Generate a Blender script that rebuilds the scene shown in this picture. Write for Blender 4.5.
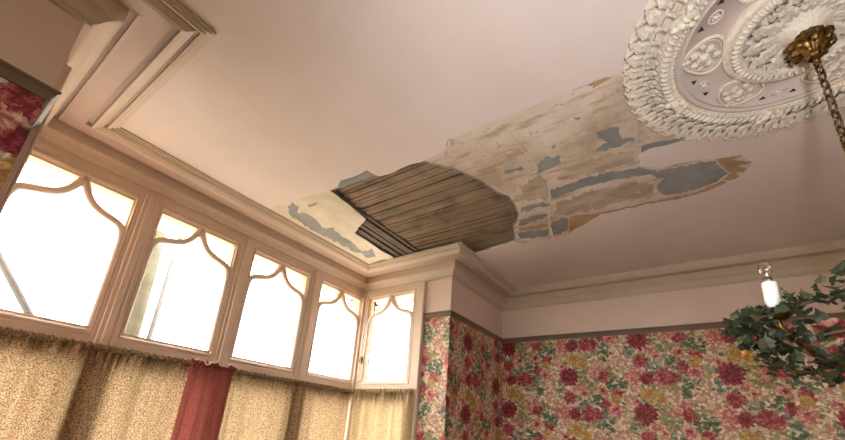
import bpy, bmesh, math, random
from mathutils import Vector, Matrix
from mathutils.geometry import tessellate_polygon
random.seed(7)
for o in list(bpy.data.objects): bpy.data.objects.remove(o, do_unlink=True)
SC = bpy.context.scene
COL = SC.collection
PI = math.pi
S = 1.4            # metres per plan unit (ceiling is one unit above the lens)
CZ = 1.55          # lens height above the floor
def U(x, y, z): return Vector((S*x, S*y, CZ + S*z))

# ------------------------------------------------------------------ camera
F, PX, PY = 388.04, 422.5, 297.28
RM = Matrix(((0.56708491, -0.82057122, 0.07125705), (0.30897529, 0.13173511, -0.9419024), (0.76351095, 0.55615531, 0.32824122)))
cd = bpy.data.cameras.new('camera'); cam = bpy.data.objects.new('camera', cd); COL.objects.link(cam)
rt, up, bk = RM[0], -RM[1], -RM[2]
m = Matrix.Identity(4)
for i in range(3):
    m[i][0], m[i][1], m[i][2] = rt[i], up[i], bk[i]
m.translation = U(0, 0, 0)
cam.matrix_world = m
cd.sensor_fit = 'HORIZONTAL'; cd.sensor_width = 36.0; cd.lens = F/845*36
cd.shift_y = (PY-220)/845; cd.clip_start = .02
SC.camera = cam
# ------------------------------------------------------------------ sky, lamps, exposure
w = bpy.data.worlds.new('overcast_sky'); SC.world = w; w.use_nodes = True
bg = w.node_tree.nodes['Background']; bg.inputs[0].default_value = (1.0, .92, .835, 1); bg.inputs[1].default_value = 9.0
SC.view_settings.view_transform = 'Standard'; SC.view_settings.look = 'None'
SC.view_settings.exposure = 0.62; SC.view_settings.gamma = 1.0; SC.view_settings.use_curve_mapping = False
# the photographer's flash, tilted up at the ceiling
fl = bpy.data.lights.new('flash_lamp', 'SPOT'); fl.energy = 72; fl.color = (.95, 1.0, 1.06); fl.shadow_soft_size = .06
fl.spot_size = math.radians(100); fl.spot_blend = 1.0
flo = bpy.data.objects.new('flash_lamp', fl); COL.objects.link(flo); flo.location = U(-.02, -.14, .06)
flo.rotation_euler = (U(.80, -.06, 1)-flo.location).to_track_quat('-Z', 'Y').to_euler()

# ------------------------------------------------------------------ helpers
def tag(o, label=None, cat=None, group=None, kind=None):
    if label: o['label'] = label
    if cat: o['category'] = cat
    if group: o['group'] = group
    if kind: o['kind'] = kind
    return o
def empty(name, loc=(0, 0, 0)):
    o = bpy.data.objects.new(name, None); COL.objects.link(o); o.location = loc; o.empty_display_size = .05
    return o
def link(name, me, mats, parent=None, smooth=False):
    o = bpy.data.objects.new(name, me); COL.objects.link(o)
    if mats is not None:
        for mm in (mats if isinstance(mats, (list, tuple)) else [mats]):
            me.materials.append(mm)
    if smooth:
        for p in me.polygons: p.use_smooth = True
    if parent is not None:
        o.parent = parent
        o.matrix_parent_inverse = Matrix.Translation(parent.location).inverted() if parent.type == 'EMPTY' and not parent.parent else parent.matrix_basis.inverted()
    return o
def mesh(name, vs, fs, mats, parent=None, smooth=False, recalc=True):
    me = bpy.data.meshes.new(name); me.from_pydata([tuple(v) for v in vs], [], fs)
    if recalc:
        bm = bmesh.new(); bm.from_mesh(me); bmesh.ops.recalc_face_normals(bm, faces=bm.faces); bm.to_mesh(me); bm.free()
    return link(name, me, mats, parent, smooth)
class MB:
    def __init__(s): s.v = []; s.f = []; s.mi = []
    def add(s, vs, fs, mi=0):
        b = len(s.v); s.v += [Vector(v) for v in vs]; s.f += [tuple(i+b for i in f) for f in fs]; s.mi += [mi]*len(fs)
    def box(s, a, b, mi=0):
        x0, y0, z0 = a; x1, y1, z1 = b
        s.add([(x, y, z) for z in (z0, z1) for y in (y0, y1) for x in (x0, x1)],
              [(0, 2, 3, 1), (4, 5, 7, 6), (0, 1, 5, 4), (2, 6, 7, 3), (0, 4, 6, 2), (1, 3, 7, 5)], mi)
    def ubox(s, a, b, mi=0):
        p, q = U(*a), U(*b)
        s.box([min(p[i], q[i]) for i in range(3)], [max(p[i], q[i]) for i in range(3)], mi)
    def build(s, name, mats, parent=None, smooth=False, bevel=0):
        me = bpy.data.meshes.new(name); me.from_pydata([tuple(v) for v in s.v], [], s.f)
        for p, i in zip(me.polygons, s.mi): p.material_index = i
        bm = bmesh.new(); bm.from_mesh(me)
        if bevel: bmesh.ops.bevel(bm, geom=bm.edges[:], offset=bevel, segments=1, affect='EDGES', clamp_overlap=True)
        bmesh.ops.recalc_face_normals(bm, faces=bm.faces); bm.to_mesh(me); bm.free()
        return link(name, me, mats, parent, smooth)
def tube(mb, pts, r, n=8, mi=0, closed=False):
    pts = [Vector(p) for p in pts]; N = len(pts); rings = []
    up0 = Vector((0, 0, 1)); vs = []
    for i, p in enumerate(pts):
        if closed: t = pts[(i+1) % N]-pts[i-1]
        else: t = pts[min(i+1, N-1)]-pts[max(i-1, 0)]
        t.normalize()
        a = t.cross(up0)
        if a.length < .05: a = t.cross(Vector((1, 0, 0)))
        a.normalize(); b = t.cross(a)
        rr = r[i] if isinstance(r, (list, tuple)) else r
        vs += [p+(a*math.cos(2*PI*k/n)+b*math.sin(2*PI*k/n))*rr for k in range(n)]
    fs = []
    for i in range(N if closed else N-1):
        j = (i+1) % N
        for k in range(n):
            fs.append((i*n+k, i*n+(k+1) % n, j*n+(k+1) % n, j*n+k))
    if not closed:
        fs += [tuple(range(n)), tuple((N-1)*n+k for k in reversed(range(n)))]
    mb.add(vs, fs, mi)
def lathe(mb, prof, n=64, c=(0, 0, 0), mi=0, wob=None):
    c = Vector(c); vs = []
    for r, z in prof:
        for k in range(n):
            a = 2*PI*k/n
            q = r*(wob(a, r) if wob else 1)
            vs.append(c+Vector((q*math.cos(a), q*math.sin(a), z)))
    fs = [(i*n+k, i*n+(k+1) % n, (i+1)*n+(k+1) % n, (i+1)*n+k) for i in range(len(prof)-1) for k in range(n)]
    mb.add(vs, fs, mi)
def blob(mb, c, r, n=6, mi=0, ax=None):
    c = Vector(c); vs = []; fs = []
    rr = r if isinstance(r, (list, tuple)) else (r, r, r)
    m2 = 2*n
    for i in range(1, n):
        th = PI*i/n
        for k in range(m2):
            a = 2*PI*k/m2
            v = Vector((rr[0]*math.sin(th)*math.cos(a), rr[1]*math.sin(th)*math.sin(a), rr[2]*math.cos(th)))
            vs.append(v)
    vs += [Vector((0, 0, rr[2])), Vector((0, 0, -rr[2]))]
    for i in range(n-2):
        for k in range(m2): fs.append((i*m2+k, i*m2+(k+1) % m2, (i+1)*m2+(k+1) % m2, (i+1)*m2+k))
    T = len(vs)-2
    for k in range(m2):
        fs.append((T, k, (k+1) % m2)); fs.append((T+1, (n-2)*m2+(k+1) % m2, (n-2)*m2+k))
    if ax is not None: vs = [ax @ v for v in vs]
    mb.add([c+v for v in vs], fs, mi)
HC = CZ+S           # ceiling height in metres
def onceil(u, v, z=HC):
    d = RM.transposed() @ Vector(((u-PX)/F, (v-PY)/F, 1))
    t = (z-CZ)/d.z
    return Vector((d.x*t, d.y*t, z))
def slab(mb, outer, holes, z0, z1, mi=0, mis=None):
    """flat plate with holes; lists of (x, y) in metres, from z0 (underside) to z1"""
    loops = [outer]+list(holes)
    flat = [p for l in loops for p in l]
    tris = tessellate_polygon([[Vector((p[0], p[1], 0)) for p in l] for l in loops])
    n = len(flat)
    vs = [(p[0], p[1], z0) for p in flat]+[(p[0], p[1], z1) for p in flat]
    fs = [tuple(t) for t in tris]+[tuple(i+n for i in reversed(t)) for t in tris]
    mb.add(vs, fs, mi)
    b = 0; fs = []
    for l in loops:
        k = len(l)
        for i in range(k): fs.append((b+i, b+(i+1) % k, b+(i+1) % k+n, b+i+n))
        b += k
    mb.add(vs, fs, mi if mis is None else mis)
def ragged(px, amp=.6, step=5, seed=0, z=HC):
    """traced outline -> torn outline on the ceiling plane"""
    rnd = random.Random(seed); out = []
    for i, (a, b) in enumerate(px):
        c, d = px[(i+1) % len(px)]
        L = math.hypot(c-a, d-b); n = max(1, int(L/step))
        for k in range(n):
            t = k/n
            j = amp if (k or True) else 0
            out.append((a+(c-a)*t+rnd.uniform(-j, j), b+(d-b)*t+rnd.uniform(-j, j)))
    return [tuple(onceil(*p, z)[:2]) for p in out]

# ------------------------------------------------------------------ materials
class NT:
    def __init__(s, name):
        s.m = bpy.data.materials.new(name); s.m.use_nodes = True; s.t = s.m.node_tree; s.b = s.t.nodes['Principled BSDF']
        s.out = s.t.nodes['Material Output']
    def n(s, typ, **kw):
        nd = s.t.nodes.new(typ)
        for k, v in kw.items():
            if k.startswith('i_'):
                key = k[2:]; key = int(key) if key.isdigit() else key.replace('_', ' ')
                s.set(nd.inputs[key], v)
            else: setattr(nd, k, v)
        return nd
    def set(s, inp, v):
        if isinstance(v, bpy.types.NodeSocket): s.t.links.new(v, inp)
        elif isinstance(v, bpy.types.Node): s.t.links.new(v.outputs[0], inp)
        else: inp.default_value = v
    def math(s, op, a, b=0.0, c=0.0):
        nd = s.t.nodes.new('ShaderNodeMath'); nd.operation = op
        for i, v in enumerate((a, b, c)): s.set(nd.inputs[i], v)
        return nd.outputs[0]
    def mix(s, f, a, b):
        nd = s.t.nodes.new('ShaderNodeMix'); nd.data_type = 'RGBA'
        s.set(nd.inputs[0], f); s.set(nd.inputs[6], a); s.set(nd.inputs[7], b)
        return nd.outputs[2]
    def ramp(s, f, stops, interp='LINEAR'):
        nd = s.t.nodes.new('ShaderNodeValToRGB'); nd.color_ramp.interpolation = interp
        e = nd.color_ramp.elements
        while len(e) < len(stops): e.new(.5)
        for el, (p, c) in zip(e, stops): el.position = p; el.color = c if len(c) == 4 else (*c, 1)
        s.set(nd.inputs[0], f); return nd.outputs[0]
    def pos(s): return s.n('ShaderNodeNewGeometry').outputs['Position']
    def noise(s, vec, scale, detail=4, rough=.55, out=0):
        nd = s.n('ShaderNodeTexNoise'); s.set(nd.inputs['Vector'], vec); nd.inputs['Scale'].default_value = scale
        nd.inputs['Detail'].default_value = detail; nd.inputs['Roughness'].default_value = rough
        return nd.outputs[out]
    def bump(s, h, st=.3, d=.004):
        nd = s.n('ShaderNodeBump'); nd.inputs['Strength'].default_value = st; nd.inputs['Distance'].default_value = d
        s.set(nd.inputs['Height'], h); s.t.links.new(nd.outputs[0], s.b.inputs['Normal'])
    def scalev(s, v, xyz):
        nd = s.n('ShaderNodeVectorMath', operation='MULTIPLY'); s.set(nd.inputs[0], v); nd.inputs[1].default_value = xyz
        return nd.outputs[0]
def c4(c): return (*c, 1)
def plain(name, c1, c2, scale=6, rough=.6, bump=.15, bscale=60, metal=0, stretch=(1, 1, 1), dist=.003, detail=5):
    t = NT(name); p = t.scalev(t.pos(), stretch)
    t.set(t.b.inputs['Base Color'], t.ramp(t.noise(p, scale, detail), [(.32, c1), (.68, c2)]))
    t.b.inputs['Roughness'].default_value = rough; t.b.inputs['Metallic'].default_value = metal
    if bump: t.bump(t.noise(p, bscale, 3), bump, dist)
    return t.m
M = {}
M['pink'] = plain('pink_distemper', (.665, .545, .495), (.715, .59, .54), 2.5, .75, .06, 90)
M['frieze'] = plain('frieze_pink_paint', (.73, .555, .50), (.78, .60, .545), 2.5, .7, .05, 90)
M['cornice'] = plain('cornice_cream_paint', (.575, .45, .35), (.63, .50, .39), 3, .6, 0, 30)
M['band'] = plain('cornice_band_pink_paint', (.52, .375, .315), (.57, .42, .355), 3, .6, 0, 30)
M['frame'] = plain('window_pinkish_paint', (.60, .47, .38), (.66, .52, .425), 4, .42, .08, 60)
M['rail'] = plain('picture_rail_brown_paint', (.155, .105, .075), (.20, .14, .10), 6, .5, .1, 60)
M['plaster'] = plain('grey_plaster', (.21, .205, .195), (.30, .29, .27), 7, .9, .4, 45, dist=.004)
M['rose'] = plain('rose_cream_paint', (.70, .60, .49), (.76, .655, .54), 8, .6, .75, 48, dist=.010)
M['rosefield'] = plain('rose_mauve_paint', (.60, .48, .42), (.64, .52, .455), 8, .65, .15, 120, dist=.002)
def lining():
    t = NT('torn_lining_paper'); p = t.pos()
    a = t.noise(p, 3.2, 6, .62); b = t.noise(t.scalev(p, (9, 2.2, 1)), 2.6, 5, .6); d = t.noise(p, 38, 4)
    base = t.ramp(a, [(.30, (.43, .32, .23)), (.45, (.60, .475, .37)), (.62, (.68, .56, .46))])
    st = t.ramp(b, [(.52, (0, 0, 0)), (.66, (1, 1, 1))])
    col = t.mix(t.math('MULTIPLY', st, .7), base, c4((.36, .235, .14)))
    sp = t.ramp(d, [(.62, (0, 0, 0)), (.68, (1, 1, 1))])
    t.set(t.b.inputs['Base Color'], t.mix(t.math('MULTIPLY', sp, .7), col, c4((.25, .21, .17))))
    t.b.inputs['Roughness'].default_value = .85; t.bump(t.noise(p, 30, 5), .35, .004); return t.m
M['lining'] = lining()
M['paleling'] = plain('pale_cream_lining', (.56, .47, .355), (.69, .60, .48), 9, .85, .3, 40)
M['stain'] = plain('rust_stained_paper', (.33, .19, .09), (.47, .31, .18), 14, .85, .3, 60, stretch=(1, 1, 1))
def lathwood(name, c1, c2):
    t = NT(name); p = t.scalev(t.pos(), (60, 5, 30))
    oi = t.n('ShaderNodeObjectInfo'); r = oi.outputs['Random']
    big = t.noise(t.pos(), 5, 5)
    g = t.noise(p, 1.0, 5, .65)
    col = t.mix(g, c4(c1), c4(c2))
    col = t.mix(t.math('MULTIPLY', r, .45), col, c4((c1[0]*.75, c1[1]*.75, c1[2]*.75)))
    col = t.mix(t.ramp(big, [(.50, (0, 0, 0)), (.72, (.75, .75, .75))]), col, c4((.085, .06, .045)))
    t.set(t.b.inputs['Base Color'], col); t.b.inputs['Roughness'].default_value = .85; t.bump(g, .5, .003); return t.m
M['lath'] = lathwood('old_lath_wood', (.17, .105, .06), (.40, .27, .17))
M['joist'] = lathwood('old_joist_wood', (.10, .07, .05), (.27, .195, .14))
M['dark'] = plain('void_shade_dark', (.03, .022, .016), (.05, .037, .027), 6, .95, 0)  # near-black: shade of the ceiling void and pierced holes put into the colour
def glass(name, tint, base=.04):
    t = NT(name); t.t.nodes.remove(t.b)
    tr = t.n('ShaderNodeBsdfTransparent'); tr.inputs[0].default_value = c4(tint)
    gl = t.n('ShaderNodeBsdfGlossy'); gl.inputs['Roughness'].default_value = .03
    lw = t.n('ShaderNodeLayerWeight'); lw.inputs[0].default_value = .5
    fr = t.math('MULTIPLY_ADD', t.math('POWER', lw.outputs['Facing'], 5.0), .9, base).node
    nz = t.noise(t.pos(), 12, 2)
    bp = t.n('ShaderNodeBump'); bp.inputs['Strength'].default_value = .03; t.set(bp.inputs['Height'], nz); t.t.links.new(bp.outputs[0], gl.inputs['Normal'])
    mx = t.n('ShaderNodeMixShader'); t.t.links.new(fr.outputs[0], mx.inputs[0]); t.t.links.new(tr.outputs[0], mx.inputs[1]); t.t.links.new(gl.outputs[0], mx.inputs[2])
    t.t.links.new(mx.outputs[0], t.out.inputs['Surface']); return t.m
M['glass'] = glass('window_glass', (.97, .98, .97)); M['amber'] = glass('pale_amber_glass', (1.0, .95, .82))
def cloth(name, c1, c2, trans, speck=160, tw=.55):
    t = NT(name); t.t.nodes.remove(t.b); p = t.pos()
    n1 = t.noise(p, speck, 2, .5); n2 = t.noise(t.scalev(p, (40, 40, 3)), 1, 3)
    col = t.mix(t.ramp(n1, [(.42, (0, 0, 0)), (.58, (1, 1, 1))]), c4(c1), c4(c2))
    col = t.mix(t.math('MULTIPLY', n2, .35), col, c4([k*.6 for k in c1]))
    df = t.n('ShaderNodeBsdfDiffuse'); t.set(df.inputs[0], col)
    tl = t.n('ShaderNodeBsdfTranslucent'); t.set(tl.inputs[0], t.mix(.25, col, c4(trans)))
    mx = t.n('ShaderNodeMixShader'); mx.inputs[0].default_value = tw
    t.t.links.new(df.outputs[0], mx.inputs[1]); t.t.links.new(tl.outputs[0], mx.inputs[2]); t.t.links.new(mx.outputs[0], t.out.inputs['Surface'])
    return t.m
M['gold'] = cloth('gold_brown_curtain_cloth', (.15, .095, .055), (.60, .45, .28), (.54, .38, .22), 190, .30)
M['redcloth'] = cloth('dull_red_curtain_cloth', (.27, .08, .07), (.37, .125, .105), (.5, .12, .09), 120, .25)
M['sidecloth'] = cloth('pale_gold_curtain_cloth', (.40, .31, .18), (.62, .50, .32), (.6, .46, .27), 120, .34)
M['brass'] = plain('aged_brass', (.085, .043, .013), (.24, .135, .042), 40, .38, .5, 70, 1.0, dist=.004)
M['white'] = plain('candle_white_plastic', (.80, .78, .76), (.86, .84, .82), 10, .4, 0)
M['bulb'] = glass('clear_bulb_glass', (.95, .94, .93), .10)
for i, (a, b) in enumerate((((.010, .019, .007), (.028, .042, .016)), ((.018, .028, .014), (.048, .060, .028)), ((.028, .036, .012), (.075, .078, .03)))):
    M['leaf%d' % i] = plain('ivy_green_%d' % i, a, b, 40, .45, .2, 120)
M['stem'] = plain('brown_vine', (.10, .06, .03), (.2, .13, .07), 60, .8, .2, 90)
M['orange'] = plain('orange_berry', (.62, .20, .03), (.75, .30, .05), 30, .35, 0)
M['rosepink'] = plain('dusty_pink_petal', (.42, .16, .13), (.58, .27, .22), 50, .6, 0)
M['floor'] = plain('worn_floorboards', (.10, .065, .04), (.17, .11, .07), 3, .5, .2, 30, stretch=(1, 8, 1))
M['wallplain'] = plain('room_wall_paint', (.62, .47, .40), (.68, .52, .45), 3, .8, 0)
M['paving'] = plain('pale_paving', (.50, .49, .46), (.60, .59, .56), 2, .9, 0)
M['pipe'] = plain('dark_painted_iron', (.11, .11, .115), (.15, .15, .155), 8, .6, 0)
M['moss'] = plain('mossy_dark_bark', (.075, .075, .05), (.13, .125, .085), 9, .9, .3, 20)
M['brickout'] = plain('outer_wall_stone', (.22, .18, .14), (.32, .26, .2), 4, .9, .3, 20)

# wallpaper: one bloom as a node group, repeated with a half drop
TW, TH = .413, .43
def bloom_group():
    g = bpy.data.node_groups.new('bloom', 'ShaderNodeTree')
    def sk(n, t, io='INPUT'): return g.interface.new_socket(n, in_out=io, socket_type=t)
    for n in ('X', 'Y', 'CX', 'CY', 'R', 'N', 'PH', 'CELL', 'LEAF', 'FRAG'): sk(n, 'NodeSocketFloat')
    for n in ('Base', 'Light', 'Dark'): sk(n, 'NodeSocketColor')
    sk('Color', 'NodeSocketColor', 'OUTPUT')
    I = g.nodes.new('NodeGroupInput'); O = g.nodes.new('NodeGroupOutput'); L = g.links.new
    def mt(op, a, b=0.0, c=0.0):
        nd = g.nodes.new('ShaderNodeMath'); nd.operation = op
        for i, v in enumerate((a, b, c)):
            if isinstance(v, bpy.types.NodeSocket): L(v, nd.inputs[i])
            else: nd.inputs[i].default_value = v
        return nd.outputs[0]
    i = I.outputs
    du = mt('SUBTRACT', i['X'], i['CX']); k = mt('ROUND', mt('DIVIDE', du, TW))
    du = mt('SUBTRACT', du, mt('MULTIPLY', k, TW))
    dv = mt('SUBTRACT', mt('SUBTRACT', i['Y'], i['CY']), mt('MULTIPLY', k, TH/2))
    dv = mt('WRAP', dv, TH/2, -TH/2)
    r = mt('DIVIDE', mt('SQRT', mt('ADD', mt('MULTIPLY', du, du), mt('MULTIPLY', dv, dv))), i['R'])
    th = mt('ARCTAN2', dv, du)
    wave = mt('SINE', mt('ADD', mt('MULTIPLY', th, i['N']), i['PH']))
    edge = mt('MULTIPLY_ADD', wave, .09, .96)
    mask = mt('MULTIPLY', mt('SUBTRACT', edge, r), 14); nd = mask.node; nd.use_clamp = True
    mask = mt('MULTIPLY', mask, mt('SUBTRACT', 1.0, mt('MULTIPLY', i['FRAG'], mt('SUBTRACT', 1.0, i['LEAF']))))
    rings = mt('SINE', mt('ADD', mt('MULTIPLY', r, 11.0), mt('MULTIPLY', mt('SINE', mt('MULTIPLY_ADD', th, mt('ADD', i['N'], -1.0), i['PH'])), 1.7)))
    fac = mt('MULTIPLY_ADD', rings, .34, mt('MULTIPLY_ADD', r, .40, .22))
    fac = mt('SUBTRACT', mt('ADD', fac, .36), mt('MULTIPLY', i['CELL'], 1.25)); fac.node.use_clamp = True
    def mx(f, a, b):
        nd = g.nodes.new('ShaderNodeMix'); nd.data_type = 'RGBA'; L(f, nd.inputs[0]); L(a, nd.inputs[6]); L(b, nd.inputs[7]); return nd.outputs[2]
    L(mx(mask, i['Base'], mx(fac, i['Dark'], i['Light'])), O.inputs[0])
    return g
BG = bloom_group()
DR = ((.50, .07, .10), (.13, .006, .018)); RD = ((.68, .19, .19), (.22, .018, .035)); PK = ((.86, .52, .44), (.42, .12, .11))
CR = ((.95, .82, .68), (.44, .24, .16)); YE = ((.72, .50, .18), (.36, .19, .05)); OL = ((.46, .38, .18), (.20, .17, .07)); GG = ((.34, .36, .29), (.10, .13, .10)); GN = ((.20, .27, .15), (.05, .085, .045))
# (right, down) in crop pixels from the big red rose, radius, lobes, colours
BLOOMS = [(85, 25, .060, 9, OL), (50, 128, .055, 7, GG), (-60, -110, .055, 6, GN), (150, -140, .050, 7, GG), (-140, 60, .048, 6, GN), (120, 100, .050, 7, GN), (-50, 45, .045, 6, GG), (60, -30, .045, 7, OL), (-120, 130, .05, 7, OL), (180, 30, .045, 6, GN), (-60, -60, .04, 6, CR), (100, -110, .04, 7, OL),
          (105, -10, .034, 8, PK), (-150, 150, .036, 8, RD), (35, 45, .030, 8, PK), (-75, 30, .034, 8, CR), (150, 120, .032, 8, RD), (95, -135, .034, 8, PK), (-100, -75, .034, 8, RD), (-35, -95, .036, 8, CR), (-25, 150, .062, 11, PK), (-90, 85, .056, 9, CR), (-62, 112, .040, 8, CR), (140, 60, .036, 7, PK), (-110, -10, .042, 9, PK), (110, -60, .040, 8, CR), (25, -75, .048, 8, YE), (62, -55, .032, 7, YE), (60, 70, .026, 6, PK), (190, 95, .030, 7, YE), (-30, -45, .024, 6, PK), (-160, 110, .030, 7, PK), (100, 150, .022, 6, CR),
          (0, 90, .044, 9, RD), (80, 155, .050, 11, RD), (18, 160, .040, 9, DR), (-185, 10, .032, 8, RD), (-150, -45, .014, 4, DR), (0, 0, .063, 13, DR), (142, 58, .012, 4, DR), (60, 70, .009, 4, DR), (-28, -45, .008, 4, DR), (-110, -14, .012, 5, RD)]
def wallpaper(name, axis, ox=0, oz=0):
    t = NT(name); sp = t.n('ShaderNodeSeparateXYZ', i_0=t.pos())
    nz = t.noise(t.pos(), 30, 4, .65, 1); ns = t.n('ShaderNodeSeparateColor', i_0=nz)
    h = sp.outputs[0] if axis == 'x' else t.math('MULTIPLY', sp.outputs[1], -1)
    X = t.math('ADD', t.math('MULTIPLY_ADD', h, 1/S, ox), t.math('MULTIPLY_ADD', ns.outputs[0], .042, -.021))
    Y = t.math('ADD', t.math('MULTIPLY_ADD', sp.outputs[2], 1/S, -CZ/S+oz), t.math('MULTIPLY_ADD', ns.outputs[1], .042, -.021))
    vec = t.n('ShaderNodeCombineXYZ', i_0=X, i_1=Y).outputs[0]
    # ground of little leaves and buds
    v1 = t.n('ShaderNodeTexVoronoi', voronoi_dimensions='2D', i_Vector=t.scalev(vec, (1, 1.35, 1)), i_Scale=34.0)
    v2 = t.n('ShaderNodeTexVoronoi', voronoi_dimensions='2D', i_Vector=t.scalev(vec, (1.5, 1, 1)), i_Scale=27.0)
    s1 = t.n('ShaderNodeSeparateColor', i_0=v1.outputs['Color']).outputs[0]; s2 = t.n('ShaderNodeSeparateColor', i_0=v2.outputs['Color']).outputs[1]
    g1 = t.ramp(s1, [(0, (.10, .15, .09)), (.2, (.27, .29, .21)), (.36, (.62, .48, .34)), (.52, (.36, .30, .14)), (.66, (.68, .42, .34)), (.78, (.20, .25, .18)), (.9, (.50, .20, .17))], 'CONSTANT')
    g2 = t.ramp(s2, [(0, (.70, .56, .41)), (.25, (.16, .21, .12)), (.4, (.58, .46, .30)), (.55, (.64, .36, .30)), (.68, (.30, .31, .24)), (.82, (.46, .33, .12))], 'CONSTANT')
    ground = t.ramp(t.noise(vec, 55, 3, .6), [(.38, (.30, .19, .12)), (.47, (.58, .43, .29)), (.56, (.86, .74, .58))])
    col = t.mix(t.ramp(v2.outputs['Distance'], [(.36, (1, 1, 1)), (.46, (0, 0, 0))]), ground, g2)
    col = t.mix(t.ramp(v1.outputs['Distance'], [(.34, (1, 1, 1)), (.42, (0, 0, 0))]), col, g1)
    v3 = t.n('ShaderNodeTexVoronoi', voronoi_dimensions='2D', i_Vector=vec, i_Scale=46.0)
    cell = t.math('MULTIPLY', v3.outputs['Distance'], 1.15)
    v4 = t.n('ShaderNodeTexVoronoi', voronoi_dimensions='2D', i_Vector=t.scalev(vec, (1.0, 1.7, 1)), i_Scale=31.0)
    leafm = t.ramp(v4.outputs['Distance'], [(.46, (1, 1, 1)), (.54, (0, 0, 0))])
    for i, (dx, dy, r, n, c) in enumerate(BLOOMS):
        g = t.n('ShaderNodeGroup'); g.node_tree = BG
        for k, v in dict(X=X, Y=Y, CX=-.683+dx/720*1.0, CY=.404-dy/690, R=r, N=float(n), PH=i*1.7, CELL=cell, LEAF=leafm, FRAG=1.0 if c in (GN, GG, OL) else 0.0, Base=col, Light=c4(c[0]), Dark=c4(c[1])).items(): t.set(g.inputs[k], v)
        col = g.outputs[0]
    t.set(t.b.inputs['Base Color'], col); t.b.inputs['Roughness'].default_value = .6
    return t.m
M['paper_y'] = wallpaper('floral_wallpaper_across', 'y'); M['paper_x'] = wallpaper('floral_wallpaper_along', 'x', .12, .07)

# ------------------------------------------------------------------ room plan (plan units)
XL, XR = .05, 1.86          # bay returns
YW, YB = 1.145, 1.86        # room wall face, bay front face
XE = 2.6                    # right wall face
XW, YS = -1.7, -2.3         # unseen left and back walls
ZF = -CZ/S
RT, RB = .688, .655         # picture rail top and bottom
def struct(o): o['kind'] = 'structure'; return o
def paperise(o):
    for p in o.data.polygons:
        if p.material_index == 0 and abs(p.normal.x) > .5: p.material_index = 2
    return struct(o)
def wall(name, a, b, paper, frieze='frieze'):
    mb = MB(); (x0, y0), (x1, y1) = a, b
    mb.ubox((x0, y0, ZF-.05), (x1, y1, .67), 0); mb.ubox((x0, y0, .67), (x1, y1, 1.1), 1)
    return paperise(mb.build(name, [M['paper_x'], M[frieze], M['paper_y']]))
wall('wall_right', (XE, YS-.2), (XE+.2, YW+.2), 'paper_y')
wall('wall_beside_bay', (XR, YW), (XE, YW+.2), 'paper_x')
wall('wall_left_of_bay', (XW-.2, YW), (XL, YW+.2), 'paper_x')
# bay returns: pier with wallpaper, lintel over and sill wall under the side light
def ret(name, x0, x1):
    mb = MB()
    mb.ubox((x0, YW+.2, ZF-.05), (x1, 1.335, .67), 0); mb.ubox((x0, YW+.2, .67), (x1, 1.335, 1.1), 1)
    mb.ubox((x0, 1.335, .87), (x1, YB+.16, 1.1), 1); mb.ubox((x0, 1.335, ZF-.05), (x1, YB+.16, -.78), 0)
    return paperise(mb.build(name, [M['paper_x'], M['frieze'], M['paper_y']]))
ret('wall_bay_right', XR, XR+.2)
ret('wall_bay_left', XL-.2, XL)
mb = MB(); mb.ubox((XL-.2, YB+.02, .87), (XR+.2, YB+.16, 1.1), 1); mb.ubox((XL-.2, YB, ZF-.05), (XR+.2, YB+.16, -.78), 0)
struct(mb.build('wall_bay_front', [M['paper_x'], M['frieze']]))
BY0, BY1, BZ0, BZ1 = -1.9, .05, -.66, .66        # unseen sash window, added in the left wall as fill for the right wall
mb = MB(); mb.ubox((XW-.2, YS-.2, ZF-.05), (XW, BY0, 1.1)); mb.ubox((XW-.2, BY1, ZF-.05), (XW, YW+.2, 1.1)); mb.ubox((XW-.2, BY0, ZF-.05), (XW, BY1, BZ0)); mb.ubox((XW-.2, BY0, BZ1), (XW, BY1, 1.1))
struct(mb.build('wall_left', M['wallplain']))
mb = MB(); mb.ubox((XW-.2, YS-.2, ZF-.05), (XE+.2, YS, 1.1)); struct(mb.build('wall_back', M['wallplain']))
mb = MB(); mb.ubox((XW-.2, YS-.2, ZF-.06), (XE+.2, YB+.16, ZF)); struct(mb.build('floor', M['floor']))

# ------------------------------------------------------------------ ceiling with its damage
LATHHOLE = [(330, 191), (344, 187), (360, 181), (375, 176), (388, 174.5), (400, 167), (410, 163), (421, 161), (430, 164), (455, 170), (480, 181), (497, 193), (508, 197), (514, 205), (517.5, 215), (516, 222), (512, 226), (513.5, 236), (513, 242), (500, 246.5), (480, 253), (462, 258), (447, 262), (437, 264), (425, 268), (404, 264), (380, 250), (355, 233), (360, 226), (366, 219.5), (350, 206)]
PEEL = [(268, 209), (276, 206), (285.5, 203), (302, 198), (318, 194), (330, 190), (338, 187.5), (341, 181.5), (367, 171), (373, 174.5), (379, 175.5), (388, 175), (400, 168), (410, 164), (421, 161.5), (432, 157), (445, 150), (447, 140), (470, 131), (505, 117), (520, 111), (560, 95), (600, 78), (613, 75), (640, 80), (680, 110), (690, 139), (676, 143), (650, 150), (638, 154), (640, 166), (660, 168), (700, 160), (740, 155), (753, 163), (738, 178), (712, 190), (690, 197), (640, 206), (601, 215), (581, 226), (566, 236), (552, 239), (519, 243.5), (513.5, 241), (500, 245), (480, 251.5), (466, 256), (458, 262), (440, 272), (405, 276), (360, 268), (320, 246)]
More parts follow.
